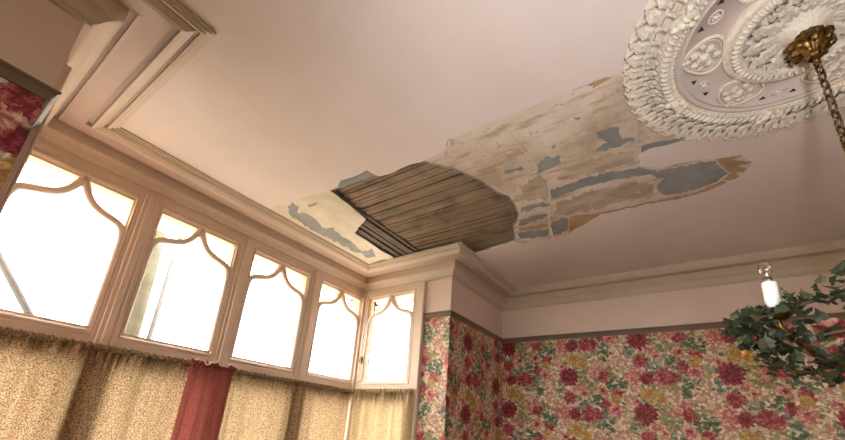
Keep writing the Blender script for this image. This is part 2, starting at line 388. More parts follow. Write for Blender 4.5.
GREY = [[(641, 167), (658, 171), (700, 163), (716, 160.5), (721, 168), (729, 174), (717, 181), (704, 188), (690, 192), (668, 196.5), (659, 193), (657, 185), (664, 179), (655, 176), (641, 175), (625, 178), (600, 184), (575, 191), (560, 197), (552, 199), (551, 190), (560, 186), (580, 180), (600, 174), (625, 170)],
        [(597, 132), (608, 128), (618, 127.5), (621, 140), (634, 137), (638, 139.5), (620, 146), (605, 150.5), (592, 153.5), (600, 146), (607, 142), (599, 138)],
        [(537, 167), (545, 157), (560, 156), (560, 163), (552, 168), (545, 170), (538, 174)],
        [(503, 170), (512, 170), (522, 167), (523, 169.5), (510, 173), (503, 175)],
        [(520, 207), (545, 202), (549, 205), (530, 210), (521, 213)],
        [(519, 220), (545, 213), (548, 216.5), (530, 224), (519, 226)],
        [(552, 222), (567, 217), (567, 231), (553, 235), (551, 228)],
        [(517, 233), (548, 229), (548, 236), (519, 240)],
        [(574, 119), (581, 117), (581, 119.5), (575, 120)], [(588, 85), (596, 82), (598, 84), (590, 87)], [(551, 147), (556, 144), (557, 147), (553, 149)],
        [(288, 207), (293, 203), (300, 206), (297, 212), (312, 215.5), (318, 222), (322, 228), (333, 227), (340, 236), (350, 240), (362, 252), (352, 251), (335, 241), (318, 233), (302, 224), (289, 213)],
        [(342, 182.5), (367, 172), (372, 175), (345, 186)],
        [(360, 252), (371, 249), (376, 256), (366, 258)], [(646, 152), (676, 144.5), (678, 146), (648, 154)],
        [(372, 262), (384, 258), (392, 264), (380, 266)], [(308, 204), (316, 201), (318, 204), (310, 207)]]
room = [U(XW-.1, YS-.1, 1)[:2], U(XE+.1, YS-.1, 1)[:2], U(XE+.1, YW+.1, 1)[:2], U(XR+.1, YW+.1, 1)[:2], U(XR+.1, YB+.1, 1)[:2], U(XL-.1, YB+.1, 1)[:2], U(XL-.1, YW+.1, 1)[:2], U(XW-.1, YW+.1, 1)[:2]]
lh = ragged(LATHHOLE, .5, 4, 1)
mb = MB(); slab(mb, room, [lh], HC, HC+.022)
ceiling = struct(mb.build('ceiling', M['plaster']))
ceiling['label'] = 'pink ceiling with peeled paper and a hole showing laths'
inpk = [U(XW+.02, YS+.02, 1)[:2], U(XE-.02, YS+.02, 1)[:2], U(XE-.02, YW-.02, 1)[:2], U(XR-.02, YW-.02, 1)[:2], U(XR-.02, YB-.02, 1)[:2], U(XL+.02, YB-.02, 1)[:2], U(XL+.02, YW-.02, 1)[:2], U(XW+.02, YW-.02, 1)[:2]]
peel = ragged(PEEL, .8, 6, 2, HC-.0055)
mb = MB(); slab(mb, inpk, [peel], HC-.0055, HC-.0031); mb.build('pink_paint_layer', M['pink'], ceiling)
# lining paper left inside the peeled area: pale in the bay, stained towards the room
PALE = [(262, 206), (284, 198), (302, 194), (326, 187), (330, 190.5), (350, 206), (366, 219.5), (360, 226), (355, 233), (380, 250), (404, 264), (425, 268), (420, 278), (380, 278), (350, 270), (318, 252), (290, 228)]
TAN = [(430, 150), (442, 146), (444, 136), (468, 127), (503, 113), (518, 107), (558, 91), (600, 73), (617, 70), (650, 80), (690, 110), (700, 138), (660, 141), (641, 146), (641, 163), (655, 165), (700, 157), (745, 151), (760, 163), (745, 180), (722, 190), (700, 198), (640, 210), (606, 218), (586, 230), (570, 240), (552, 243), (519, 248), (515, 242), (515, 236), (513.5, 227), (517.5, 222), (519, 214), (515.5, 204), (509, 196), (498, 191.5), (481, 179.5), (456, 168.5), (431, 162.5), (423, 160)]
def grey_in(idx, z): return [ragged(GREY[i], 1.3, 3, 20+i, z) for i in idx]
mb = MB(); slab(mb, ragged(PALE, .4, 5, 4, HC-.0025), grey_in([11, 13, 15, 16], HC-.0025), HC-.0025, HC); mb.build('pale_lining_paper', M['paleling'], ceiling)
mb = MB(); slab(mb, ragged(TAN, .2, 5, 5, HC-.0025), [[tuple(q) for q in h] for h in grey_in([0, 1, 2, 3, 4, 5, 6, 7, 8, 9, 10], HC-.0025)], HC-.0025, HC); mb.build('stained_lining_paper', M['lining'], ceiling)
# rust-brown torn fringe at the right end and along the lower edge
FR = [[(716, 159), (742, 155), (733, 160), (754, 162), (738, 166), (752, 170), (735, 173), (741, 178), (722, 181), (731, 173), (722, 167)],
      [(600, 213), (640, 204), (690, 194), (706, 188), (722, 181), (728, 183), (700, 194), (672, 200), (650, 206), (620, 210), (604, 216)],
      [(569, 218), (575, 215), (601, 214), (592, 221), (580, 228), (569, 234)],
      [(519, 228), (549, 223), (549, 226), (519, 231)],
      [(592, 82), (604, 78), (612, 77), (600, 85), (593, 88)]]
for i, pz in enumerate(FR):
    mb = MB(); slab(mb, ragged(pz, .5, 3, 60+i, HC-.0030), [], HC-.0030, HC-.0026); mb.build('rust_stained_paper', M['stain'], ceiling)
mb = MB(); slab(mb, ragged(GREY[12], .5, 4, 32, HC-.0022), [], HC-.0022, HC-.0005); mb.build('bare_plaster_patch', M['plaster'], ceiling)
M['brown'] = plain('brown_stained_paper', (.36, .255, .175), (.54, .41, .31), 10, .85, .3, 50, stretch=(2.2, .8, 1))
for i, pz in enumerate(([(556, 201), (600, 190), (640, 181), (655, 184), (652, 196), (620, 203), (592, 209), (570, 214), (556, 215)], [(556, 178), (580, 161), (610, 154), (634, 152), (634, 163), (600, 171), (570, 180)], [(520, 185), (540, 176), (548, 182), (548, 200), (530, 200), (522, 196)])):
    mb = MB(); slab(mb, ragged(pz, 2.2, 3, 80+i, HC-.0029), [], HC-.0029, HC-.0026); mb.build('brown_stained_paper', M['brown'], ceiling)
# plaster layer thickness around the hole is the slab edge; laths, joists and the floor above the hole
x = .90; k = 0
lme = None
while x < 2.02:
    wv = random.uniform(.0145, .019)
    y0, y1 = .52+random.uniform(-.03, .01), 1.262+random.uniform(-.008, .008)
    zz = HC+.024+random.uniform(0, .005)
    mb = MB(); n = 6; vs = []; fs = []
    sk = random.uniform(-.004, .004)
    for i in range(n+1):
        t = i/n; yy = y0+(y1-y0)*t; cx = x+sk*t+random.uniform(-.0012, .0012); hw = wv/2*random.uniform(.9, 1.05); dz = random.uniform(-.0015, .0015)
        for (a, b) in ((-hw, 0), (hw, 0), (hw, .007), (-hw, .007)): vs.append(Vector((S*(cx+a), S*yy, zz+b+dz)))
    for i in range(n):
        for q in range(4): fs.append((i*4+q, i*4+(q+1) % 4, i*4+4+(q+1) % 4, i*4+4+q))
    fs += [(0, 1, 2, 3), tuple(n*4+q for q in (3, 2, 1, 0))]
    mb.add(vs, fs); mb.build('lath', M['lath'], ceiling)
    x += wv+random.uniform(.0025, .0065); k += 1
# bare timbers running along the bay end of the hole
for (y, wd, zz, x0, x1) in ((1.272, .016, .016, .93, 1.9), (1.300, .022, .004, 1.2, 1.9), (1.330, .018, .012, 1.20, 1.9), (1.352, .014, .006, 1.24, 1.9), (1.374, .016, .016, 1.26, 1.9), (1.396, .018, .004, 1.25, 1.9), (1.418, .014, .010, 1.28, 1.9)):
    mb = MB(); n = 8; vs = []; fs = []
    for i in range(n+1):
        t = i/n; xx = x0+(x1-x0)*t; dy = random.uniform(-.0012, .0012)
        for (a, b) in ((-wd/2, 0), (wd/2, 0), (wd/2, .03), (-wd/2, .03)): vs.append(Vector((S*xx, S*(y+a+dy), HC+zz+b)))
    for i in range(n):
        for q in range(4): fs.append((i*4+q, i*4+(q+1) % 4, i*4+4+(q+1) % 4, i*4+4+q))
    fs += [(0, 1, 2, 3), tuple(n*4+q for q in (3, 2, 1, 0))]
    mb.add(vs, fs); mb.build('timber_batten', M['joist'], ceiling)
for yj in (.62, .95):
    mb = MB(); mb.box((S*.85, S*yj, HC+.038), (S*2.05, S*(yj+.035), HC+.16)); mb.build('joist', M['joist'], ceiling)
mb = MB(); mb.box((S*-1.8, S*-2.4, HC+.16), (S*2.75, S*2.05, HC+.19)); mb.build('boards_above', M['dark'], ceiling)  # floor above, with the darkness of the void painted into its colour
# curled flaps of paper and the hanging strip
def flap(name, pts, wd, mat, curl=.0, seed=0):
    rnd = random.Random(seed); mb = MB(); vs = []; fs = []
    pts = [Vector(p) for p in pts]
    for i, p in enumerate(pts):
        t = (pts[min(i+1, len(pts)-1)]-pts[max(i-1, 0)]).normalized()
        a = t.cross(Vector((0, 0, 1)))
        if a.length < .1: a = t.cross(Vector((1, 0, 0)))
        a.normalize(); ww = wd[i]/2
        for q in (-1, -.3, .3, 1): vs.append(p+a*ww*q+Vector((0, 0, -curl*q*q+curl)))
    for i in range(len(pts)-1):
        for q in range(3): fs.append((i*4+q, i*4+q+1, i*4+q+5, i*4+q+4))
    mb.add(vs, fs); o = mb.build(name, mat, ceiling, True)
    so = o.modifiers.new('thick', 'SOLIDIFY'); so.thickness = .0012; so.offset = 0
    return o
def cpt(u, v, d): return onceil(u, v, HC-d)
flap('hanging_paper_strip', [cpt(550.5, 207, .006), cpt(549.5, 213, .012), cpt(549, 219, .012), cpt(549.5, 226, .010), cpt(551, 232, .022), cpt(553, 239, .04), cpt(556, 245, .052)], [.010, .018, .014, .016, .020, .018, .006], M['paleling'], .004)
flap('curled_paper_flap', [cpt(447, 138.5, .004), cpt(449.5, 142, .016), cpt(449.5, 147, .020), cpt(447.5, 151, .016), cpt(446.5, 157, .006)], [.004, .012, .016, .014, .004], M['pink'], .004)
flap('lifted_paper_ridge', [cpt(506, 120, .003), cpt(509, 131, .0035), cpt(517, 144, .005), cpt(527, 155, .008), cpt(536, 164, .007), cpt(541, 172, .004)], [.003, .004, .005, .009, .010, .003], M['paleling'], .002)
flap('curled_paper_flap', [cpt(549, 196, .004), cpt(548, 201, .010), cpt(550, 206, .012)], [.004, .012, .006], M['paleling'], .003)
flap('curled_paper_flap', [cpt(636, 190, .004), cpt(638, 192, .012), cpt(640, 193, .008)], [.004, .014, .006], M['paleling'], .003)
def crack(pts, wd=.0022):
    mb = MB(); tube(mb, [onceil(u, v, HC-.0045) for u, v in pts], wd, 6); mb.build('paint_crack', M['pink'], ceiling)
crack([(192, 55), (204, 62), (222, 72), (234, 82), (240, 94), (250, 104), (262, 116), (268, 126)], .0016)
crack([(638, 70), (638, 100), (637, 130), (637, 168)], .0015)

# ------------------------------------------------------------------ cornice, run by run (mitred), and picture rails
wallp = [(XW, YW), (XL, YW), (XL, YB), (XR, YB), (XR, YW), (XE, YW), (XE, YS)]
edgep = [(XW+.17, .965), (.27, .965), (.27, 1.65), (1.65, 1.65), (1.65, .965), (2.431, .965), (2.431, YS)]
CPROF = [(0, .100), (.06, .100), (.06, .090), (.085, .088), (.11, .082), (.15, .070), (.19, .063), (.24, .059), (.265, .058), (.265, -.001), (.345, -.001), (.345, .022), (.38, .020), (.62, .020), (.635, .020), (.635, -.001), (.71, -.001), (.71, .032), (.75, .030), (.79, .024), (.83, .018), (.83, -.001), (.875, -.001), (.875, .020), (.91, .022), (.92, .015), (.96, .015), (.965, .010), (1, .010), (1, -.002)]
def sweep_run(name, i, mat, seed):
    rnd = random.Random(seed); vs = []; fs = []
    a0, a1, b0, b1 = Vector(wallp[i]), Vector(wallp[i+1]), Vector(edgep[i]), Vector(edgep[i+1])
    n = 1
    K = len(CPROF)
    for j in range(n+1):
        t = j/n
        for (q, d) in CPROF:
            p = (a0.lerp(b0, q)).lerp(a1.lerp(b1, q), t); vs.append(U(p.x, p.y, 1-d))
    for j in range(n):
        for k in range(K-1): fs.append((j*K+k, j*K+k+1, (j+1)*K+k+1, (j+1)*K+k))
    o = mesh(name, vs, fs, [mat, M['band']])
    for k in range(len(o.data.polygons)):
        if 11 <= k <= 13: o.data.polygons[k].material_index = 1
    return struct(o)
for i in range(6): sweep_run('trim_%d' % (i+1), i, M['cornice'], i)
RPROF = [(0, RT), (.012, RT), (.017, RT-.003), (.017, RT-.008), (.011, RT-.012), (.011, RT-.016), (.008, RT-.021), (.006, RT-.026), (.006, RB), (0, RB)]
def rail(name, pts, ends):
    """pts: wall-face corners in order, room on the right-hand side of travel"""
    P = [Vector(p) for p in pts]; vs = []; fs = []; K = len(RPROF)
    for i, p in enumerate(P):
        dirs = []
        if i > 0: dirs.append((p-P[i-1]).normalized())
        if i < len(P)-1: dirs.append((P[i+1]-p).normalized())
        nrm = [Vector((d.y, -d.x)) for d in dirs]
        o = nrm[0] if len(nrm) == 1 else nrm[0]+nrm[1]
        for d, z in RPROF: q = p+o*d; vs.append(U(q.x, q.y, z))
    for i in range(len(P)-1):
        for k in range(K): fs.append((i*K+k, i*K+(k+1) % K, (i+1)*K+(k+1) % K, (i+1)*K+k))
    fs += [tuple(range(K)), tuple((len(P)-1)*K+k for k in reversed(range(K)))]
    return struct(mesh(name, vs, fs, M['rail']))
rail('trim_7', [(XR, 1.325), (XR, YW), (XE, YW), (XE, YS)], 0)
rail('trim_8', [(XW, YW), (XL, YW), (XL, 1.325)], 0)
# broken plaster where the cornice corner has come away
mb = MB(); rnd = random.Random(3)
base = U(1.64, .985, .985)
for i in range(4):
    c = base+Vector((rnd.uniform(-.02, .05), rnd.uniform(-.03, .02), rnd.uniform(-.012, .006)))
    bm = bmesh.new(); bmesh.ops.create_icosphere(bm, subdivisions=1, radius=1)
    vs = [c+Vector((v.co.x*.024, v.co.y*.016, v.co.z*.009))*rnd.uniform(.6, 1.25) for v in bm.verts]
    vs = [c+Vector((v.co.x*.024*(1+rnd.uniform(-.4, .3)), v.co.y*.016*(1+rnd.uniform(-.4, .3)), v.co.z*.010)) for v in bm.verts]
    mb.add(vs, [tuple(l.index for l in f.verts) for f in bm.faces]); bm.free()
mb.build('broken_plaster', M['paleling'], ceiling)
flap('hanging_paper_strip', [cpt(459, 259, .004), cpt(465, 261, .015), cpt(471, 265, .03), cpt(475, 268, .04)], [.02, .016, .012, .004], M['paleling'], .003)

# ------------------------------------------------------------------ windows
ZT, ZBOT = .836, .287
def frame_ring(mb, o, place, x0, x1, z0, z1, wl, wr, wt, wb):
    """stepped rectangular frame: outer flat, bead, sloped inner edge; place(x, z, depth) -> Vector"""
    # offsets of successive rings inward (fraction of width) and depth (towards the room positive)
    prof = [(0, -.03), (0, .016), (.42, .016), (.46, .011), (.56, .011), (.60, .015), (.72, .015), (.86, .004), (1.0, .002), (1.0, -.03)]
    rings = []
    for q, d in prof:
        a, b, c, e = x0-wl*(1-q), x1+wr*(1-q), z0-wb*(1-q), z1+wt*(1-q)
        rings.append([place(x, z, d) for x, z in ((a, c), (b, c), (b, e), (a, e))])
    vs = [v for r in rings for v in r]; fs = []
    n = len(prof)
    for i in range(n):
        j = (i+1) % n
        for k in range(4): fs.append((i*4+k, i*4+(k+1) % 4, j*4+(k+1) % 4, j*4+k))
    mb.add(vs, fs)
OG = [(0.0, .008), (.010, -.018), (.028, -.054), (.052, -.083), (.085, -.101), (.125, -.113), (.152, -.124), (.168, -.142), (.176, -.172), (.179, -.23), (.181, -.549)]
def bar(mb, pts, hw, d0, d1, place):
    n = len(pts); vs = []; fs = []
    for i, p in enumerate(pts):
        a = pts[max(i-1, 0)]; b = pts[min(i+1, n-1)]
        tx, tz = b[0]-a[0], b[1]-a[1]; l = math.hypot(tx, tz) or 1; nx, nz = -tz/l, tx/l
        for s_, d in ((-1, d0), (-1, d1-.006), (-.45, d1), (.45, d1), (1, d1-.006), (1, d0)):
            vs.append(place(p[0]+nx*hw*s_, p[1]+nz*hw*s_, d))
    for i in range(n-1):
        for k in range(6): fs.append((i*6+k, i*6+(k+1) % 6, (i+1)*6+(k+1) % 6, (i+1)*6+k))
    fs += [tuple(range(6)), tuple((n-1)*6+k for k in reversed(range(6)))]
    mb.add(vs, fs)
def smooth_curve(pts, sub=3):
    out = []
    for i in range(len(pts)-1):
        p0, p1, p2, p3 = pts[max(i-1, 0)], pts[i], pts[i+1], pts[min(i+2, len(pts)-1)]
        for k in range(sub):
            t = k/sub
            out.append(tuple(.5*(2*p1[j]+(p2[j]-p0[j])*t+(2*p0[j]-5*p1[j]+4*p2[j]-p3[j])*t*t+(3*p1[j]-p0[j]-3*p2[j]+p3[j])*t**3) for j in (0, 1)))
    return out+[pts[-1]]
WN = [0]
def pane(name, parent, place, poly, mat):
    n = len(poly); vs = [place(x, z, -.006) for x, z in poly]+[place(x, z, -.009) for x, z in poly]
    tr = tessellate_polygon([[Vector((x, z, 0)) for x, z in poly]])
    fs = [tuple(t) for t in tr]+[tuple(i+n for i in reversed(t)) for t in tr]+[(i, (i+1) % n, (i+1) % n+n, i+n) for i in range(n)]
    return mesh(name, vs, fs, mat, parent)
def transom(place, x0, x1, wl, wr, label):
    WN[0] += 1
    root = empty('window_%d' % WN[0], place((x0+x1)/2, ZBOT, 0)); root['kind'] = 'structure'; root['label'] = label
    mb = MB(); frame_ring(mb, None, place, x0, x1, ZBOT, ZT, wl, wr, .058, .06); mb.build('window_frame', M['frame'], root)
    cx = (x0+x1)/2; sc = (x1-x0)/2/.1735
    cur = smooth_curve(OG)
    sides = []
    for s_ in (-1, 1):
        pts = [(cx+s_*u*sc, ZT+v) for u, v in cur]
        mb = MB(); bar(mb, pts, .0125, -.02, .012, place); mb.build('tracery_bar', M['frame'], root, False)
        sides.append(pts)
    # spandrel panes and the main pane
    for s_, pts, xe in ((-1, sides[0], x0), (1, sides[1], x1)):
        up_ = [p for p in pts if p[1] > ZT-.135]
        pane('spandrel_pane', root, place, [(cx+s_*.004, ZT)]+[p for p in up_ if p[1] < ZT]+[(xe, up_[-1][1]), (xe, ZT)], M['amber'])
    main = [p for p in sides[1] if p[1] < ZT]; ml = [p for p in sides[0] if p[1] < ZT]
    pane('main_pane', root, place, [(x0, ZBOT)]+[(x1, ZBOT)]+[(min(p[0], x1), p[1]) for p in reversed(main)]+[(max(p[0], x0), p[1]) for p in ml], M['glass'])
    return root
front = lambda x, z, d: U(x, YB-d, z)
right = lambda y, z, d: U(XR-d, y, z)
left = lambda y, z, d: U(XL+d, y, z)
LG = [(.098, .435), (.548, .893), (1.006, 1.357), (1.476, 1.822)]
desc = ['leftmost transom light with ogee glazing bars beside the papered wall', 'second transom light from the left, pale trunk seen through it', 'third transom light from the left above the red curtain', 'transom light next to the bay corner']
for i, (a, b) in enumerate(LG):
    transom(front, a, b, .026 if i == 0 else .03, .022 if i == 3 else .03, desc[i])
transom(right, 1.425, 1.785, .058, .045, 'narrow transom light on the bay return beside the pink pier')
transom(left, 1.425, 1.785, .058, .045, 'transom light on the hidden bay return')
def lower(place, x0, x1, label):
    WN[0] += 1
    root = empty('window_%d' % WN[0], place((x0+x1)/2, -.76, 0)); root['kind'] = 'structure'; root['label'] = label
    mb = MB(); frame_ring(mb, None, place, x0, x1, -.72, .155, .03, .03, .045, .05); mb.build('window_frame', M['frame'], root)
    pane('main_pane', root, place, [(x0, -.72), (x1, -.72), (x1, .155), (x0, .155)], M['glass'])
for a, b in LG: lower(front, a, b, 'lower casement behind the bay curtains')
lower(right, 1.425, 1.785, 'lower casement on the bay return behind the pale curtain')
lower(left, 1.425, 1.785, 'lower casement on the hidden bay return')
side = lambda y, z, d: U(XW+d, y, z)
WN[0] += 1
bwn = empty('window_%d' % WN[0], side(-.9, BZ0, 0)); bwn['kind'] = 'structure'; bwn['label'] = 'unseen sash window added in the left wall for fill light'
for a, b in ((BY0, -.9), (-.9, BY1)):
    mb = MB(); frame_ring(mb, None, side, a+.04, b-.04, BZ0+.04, BZ1-.04, .04, .04, .04, .04); mb.build('window_frame', M['frame'], bwn)
    pane('main_pane', bwn, side, [(a+.04, BZ0+.04), (b-.04, BZ0+.04), (b-.04, BZ1-.04), (a+.04, BZ1-.04)], M['glass'])
# mullion posts, corner posts, transom rail, sill: fixed joinery
tn = 8
def trimbox(a, b, mat='frame', bevel=.006):
    global tn
    tn += 1; mb = MB(); mb.ubox(a, b); return struct(mb.build('trim_%d' % tn, M[mat], None, False, bevel))
for (a, b), (c, d) in zip(LG, LG[1:]):
    x0, x1 = b+.03, c-.03
    trimbox((x0-.002, YB-.020, -.8), (x1+.002, YB+.10, .895)); cxm = (x0+x1)/2
    trimbox((cxm-.011, YB-.027, -.8), (cxm+.011, YB-.018, .895), bevel=.004)
trimbox((XL-.002, YB-.018, -.8), (LG[0][0]-.026, YB+.1, .895)); trimbox((LG[3][1]+.022, YB-.03, -.8), (XR+.1, YB+.1, .895))
trimbox((XR-.03, YB-.03, -.8), (XR+.1, YB+.0, .895))
for s_, X in ((1, XR), (-1, XL)):
    trimbox((X-.020*s_, 1.325, -.8), (X+.08*s_, 1.367+.002, .895)); trimbox((X-.026*s_, 1.327, -.8), (X-.018*s_, 1.341, .895), bevel=.003)
trimbox((XL, YB-.016, .19), (XR, YB+.10, .229)); trimbox((XR-.016, 1.367, .19), (XR+.1, YB, .229)); trimbox((XL-.1, 1.367, .19), (XL+.016, YB, .229))
trimbox((XL, YB-.012, .893), (XR, YB+.06, .915)); trimbox((XR-.012, 1.33, .893), (XR+.06, YB, .915)); trimbox((XL-.06, 1.33, .893), (XL+.012, YB, .915))
trimbox((XL, YB-.06, -.80), (XR, YB+.12, -.77)); trimbox((XR-.06, 1.34, -.80), (XR+.12, YB, -.77))
# brass catch on the corner casement
cb = MB(); p = right(1.80, .42, .018); cb.box(p-Vector((.006, .008, .03)), p+Vector((.006, .008, .03))); tube(cb, [p+Vector((-.008, 0, .01)), p+Vector((-.022, -.004, .0)), p+Vector((-.024, -.006, -.03))], .005, 8)
tag(cb.build('casement_catch', M['brass'], None, False, 0), 'small metal catch on the corner post of the bay window', 'catch')

# ------------------------------------------------------------------ curtains
def curtain(name, place, x0, x1, zt, zb, folds, mat, label, amp=.016, gather=0, seed=0, lean=0, d0=0.0):
    rnd = random.Random(seed); NX = int((x1-x0)*420)+30; NZ = 26
    ph = [rnd.uniform(0, 6.28) for _ in range(6)]
    vs = []; fs = []
    root = empty(name, place((x0+x1)/2, zb, .03))
    for j in range(NZ+1):
        t = j/NZ; z = zt+(zb-zt)*t**1.4
        head = max(0, 1-t*4.5)
        for i in range(NX+1):
            s = i/NX
            x = x0+(x1-x0)*s+gather*(s-.5)*min(1, t*1.2)*-1+lean*t**1.4
            f = folds*2*PI
            d = (math.sin(f*s*3.3+ph[0]+.9*math.sin(9*s+ph[1]))*.45+math.sin(f*s*6.1+ph[2])*.2)*head
            d += (math.sin(f*s+ph[2]+1.3*math.sin(f*.21*s+ph[3]))*.6+math.sin(f*.43*s+ph[4])*.5)*(1-.45*head)
            zz = z+(math.sin(f*s*2.3+ph[5])*.004+math.sin(f*s*5.1+ph[3])*.002)*max(0, 1-t*14)
            vs.append(place(x, zz, d0+.036+amp*d))
    for j in range(NZ):
        for i in range(NX): fs.append((j*(NX+1)+i, j*(NX+1)+i+1, (j+1)*(NX+1)+i+1, (j+1)*(NX+1)+i))
    mesh('cloth', vs, fs, mat, root, True)
    # rod pocket
    mb = MB(); pts = []
    nb = int((x1-x0)*260)+10
    vs = []; fs = []
    for i in range(nb+1):
        s = i/nb; x = x0+(x1-x0)*s
        rr = .0105+.0028*math.sin(s*folds*2*PI*3.1+ph[1])+.0015*math.sin(s*folds*2*PI*7.3+ph[2])
        for k in range(8):
            a = 2*PI*k/8; vs.append(place(x, zt-.008+rr*1.1*math.sin(a), d0+.040+rr*math.cos(a)))
    for i in range(nb):
        for k in range(8): fs.append((i*8+k, i*8+(k+1) % 8, (i+1)*8+(k+1) % 8, (i+1)*8+k))
    mb.add(vs, fs); mb.build('rod_pocket', mat, root, True)
    return tag(root, label, 'curtain')
curtain('curtain', front, .06, .815, .222, -.75, 9, M['gold'], 'wide speckled gold curtain on the left, under the two left lights', .016, seed=1)
curtain('curtain', front, .985, 1.806, .220, -.75, 10, M['gold'], 'speckled gold curtain between the red curtain and the bay corner', .012, seed=5)
curtain('curtain', front, .80, 1.0, .226, -.75, 4, M['redcloth'], 'narrow dull red curtain between the two gold ones', .010, seed=9, d0=.035)
curtain('curtain', right, 1.335, 1.820, .226, -.75, 6, M['sidecloth'], 'pale gold curtain in loose folds on the bay return', .030, seed=12)
mb = MB(); tube(mb, [front(.052, .214, .040), front(1.80, .214, .040)], .006, 10)
tag(mb.build('curtain_rod', M['brass']), 'thin rod through the heads of the bay front curtains', 'curtain rod')
mb = MB(); tube(mb, [right(1.345, .218, .040), right(1.80, .218, .040)], .006, 10)
tag(mb.build('curtain_rod', M['brass']), 'thin rod of the pale curtain on the bay return', 'curtain rod')
# pink ribbon frill on the head of the red curtain
mb = MB(); pts = []
for i in range(40):
    s = i/39; pts.append(front(.80+.2*s, .224+.008*math.sin(s*17)+.004*math.sin(s*41), .104+.004*math.sin(s*23)))
tube(mb, pts, .006, 6)
tag(mb.build('ribbon', plain('pale_pink_ribbon', (.60, .42, .38), (.72, .55, .5), 30, .6, .2, 90), None, True), 'pale pink crumpled ribbon along the head of the red curtain', 'ribbon')

# ------------------------------------------------------------------ ceiling rose
RC = U(1.03, -.32, 1); R0 = .392*S
rose = empty('ceiling_rose', RC)
tag(rose, 'large round cream plaster ceiling rose with leaf border and oval flower panels', 'ceiling rose')
def rp(r, z): return (r*R0, -z*S)
mb = MB()
lathe(mb, [rp(.985, -.001), rp(.985, .004), rp(.93, .012), rp(.86, .020), rp(.80, .022), rp(.785, .018), rp(.775, .018), rp(.77, .023), rp(.70, .026), rp(.685, .023), rp(.68, .016), rp(.67, .012)], 96, RC)
mb.build('moulded_rim', M['rose'], rose, True)
mb = MB(); lathe(mb, [rp(.675, .012), rp(.67, .019), rp(.655, .019), rp(.65, .013), rp(.635, .013), rp(.63, .016), rp(.622, .016), rp(.618, .0085), rp(.36, .008), rp(.34, .008)], 96, RC); mb.build('panel_field', M['rosefield'], rose, True)
mb = MB()
lathe(mb, [rp(.405, .007), rp(.405, .018), rp(.395, .024), rp(.37, .026), rp(.355, .022), rp(.345, .026), rp(.325, .032), rp(.30, .030), rp(.295, .018), rp(.27, .012), rp(.14, .022), rp(.08, .034), rp(.06, .046), rp(0.001, .046)], 96, RC)
mb.build('inner_ring', M['rose'], rose, True)
def leafmesh(name, L, Wd, th, lobes, cup, curl, nu=9, nv=7):
    vs = []; fs = []
    for i in range(nu+1):
        t = i/nu
        wv = Wd*(math.sin(PI*min(1, t*.86+.12))**.7)*(1-.36*abs(math.sin(lobes*PI*t)))*(1 if t < .98 else .3)
        for j in range(nv):
            s = j/(nv-1)*2-1
            z = th*(1-cup*abs(s)**1.5+.55*(1-min(1, abs(s)*3)) * -1)*math.sin(PI*min(1, t*.8+.18))
            z += curl*t**2.2+.30*th*math.sin(lobes*2*PI*t)*abs(s)
            vs.append((L*t-(abs(s)**2)*L*.06*math.sin(lobes*PI*t), wv/2*s, -z))
    for i in range(nu):
        for j in range(nv-1): fs.append((i*nv+j, i*nv+j+1, (i+1)*nv+j+1, (i+1)*nv+j))
    b = len(vs); per = [j for j in range(nv)]+[i*nv+nv-1 for i in range(1, nu+1)]+[nu*nv+j for j in range(nv-2, -1, -1)]+[i*nv for i in range(nu-1, 0, -1)]
    vs += [(vs[i][0], vs[i][1], .004) for i in per]
    n = len(per); fs += [(per[k], per[(k+1) % n], b+(k+1) % n, b+k) for k in range(n)]
    me = bpy.data.meshes.new(name); me.from_pydata(vs, [], fs)
    for p in me.polygons: p.use_smooth = True
    return me
def ring_of(me, n, r, z, name, mat, parent, phase=0, turn=0, out=True, tilt=0):
    if not me.materials: me.materials.append(mat)
    for k in range(n):
        a = 2*PI*(k+phase)/n
        o = bpy.data.objects.new(name, me); COL.objects.link(o); o.parent = parent
        o.matrix_parent_inverse = Matrix.Translation(parent.location).inverted()
        o.matrix_basis = Matrix.Translation(RC+Vector((r*R0*math.cos(a), r*R0*math.sin(a), -z*S))) @ Matrix.Rotation(a+turn, 4, 'Z') @ Matrix.Rotation(tilt, 4, 'Y')
lf = leafmesh('border_leaf', .175*R0, .125*R0, .020, 2.5, .55, .006)
ring_of(lf, 58, .83, .014, 'border_leaf', M['rose'], rose, 0, .34)
lf2 = leafmesh('border_scroll', .11*R0, .085*R0, .020, 1.5, .6, .012)
ring_of(lf2, 58, .785, .020, 'border_scroll', M['rose'], rose, .45, .9)
mb = MB()
for k in range(110):
    a = 2*PI*k/110; c = RC+Vector((.735*R0*math.cos(a), .735*R0*math.sin(a), -.026*S))
    blob(mb, c, (.034*R0, .013*R0, .010), 4, 0, Matrix.Rotation(a+.5, 3, 'Z'))
for k in range(150):
    a = 2*PI*k/150; c = RC+Vector((.688*R0*math.cos(a), .688*R0*math.sin(a), -.024*S)); blob(mb, c, (.011*R0, .011*R0, .008), 3)
o = mb.build('wreath_ribs', M['rose'], rose, True); o['kind'] = 'stuff'
# ribbon bows across the wreath every sixty degrees
for k in range(6):
    a = math.radians(67+60*k); mb = MB()
    for da, dr, sz in ((-.05, .0, .03), (.05, .0, .03), (0, .0, .022), (-.09, .03, .022), (.09, .03, .022), (-.03, -.045, .02), (.03, -.045, .02)):
        aa = a+da; c = RC+Vector(((.735+dr)*R0*math.cos(aa), (.735+dr)*R0*math.sin(aa), -.031*S)); blob(mb, c, (sz*1.3*R0, sz*R0, .014), 5, 0, Matrix.Rotation(aa+da*9, 3, 'Z'))
    mb.build('ribbon_bow', M['rose'], rose, True)
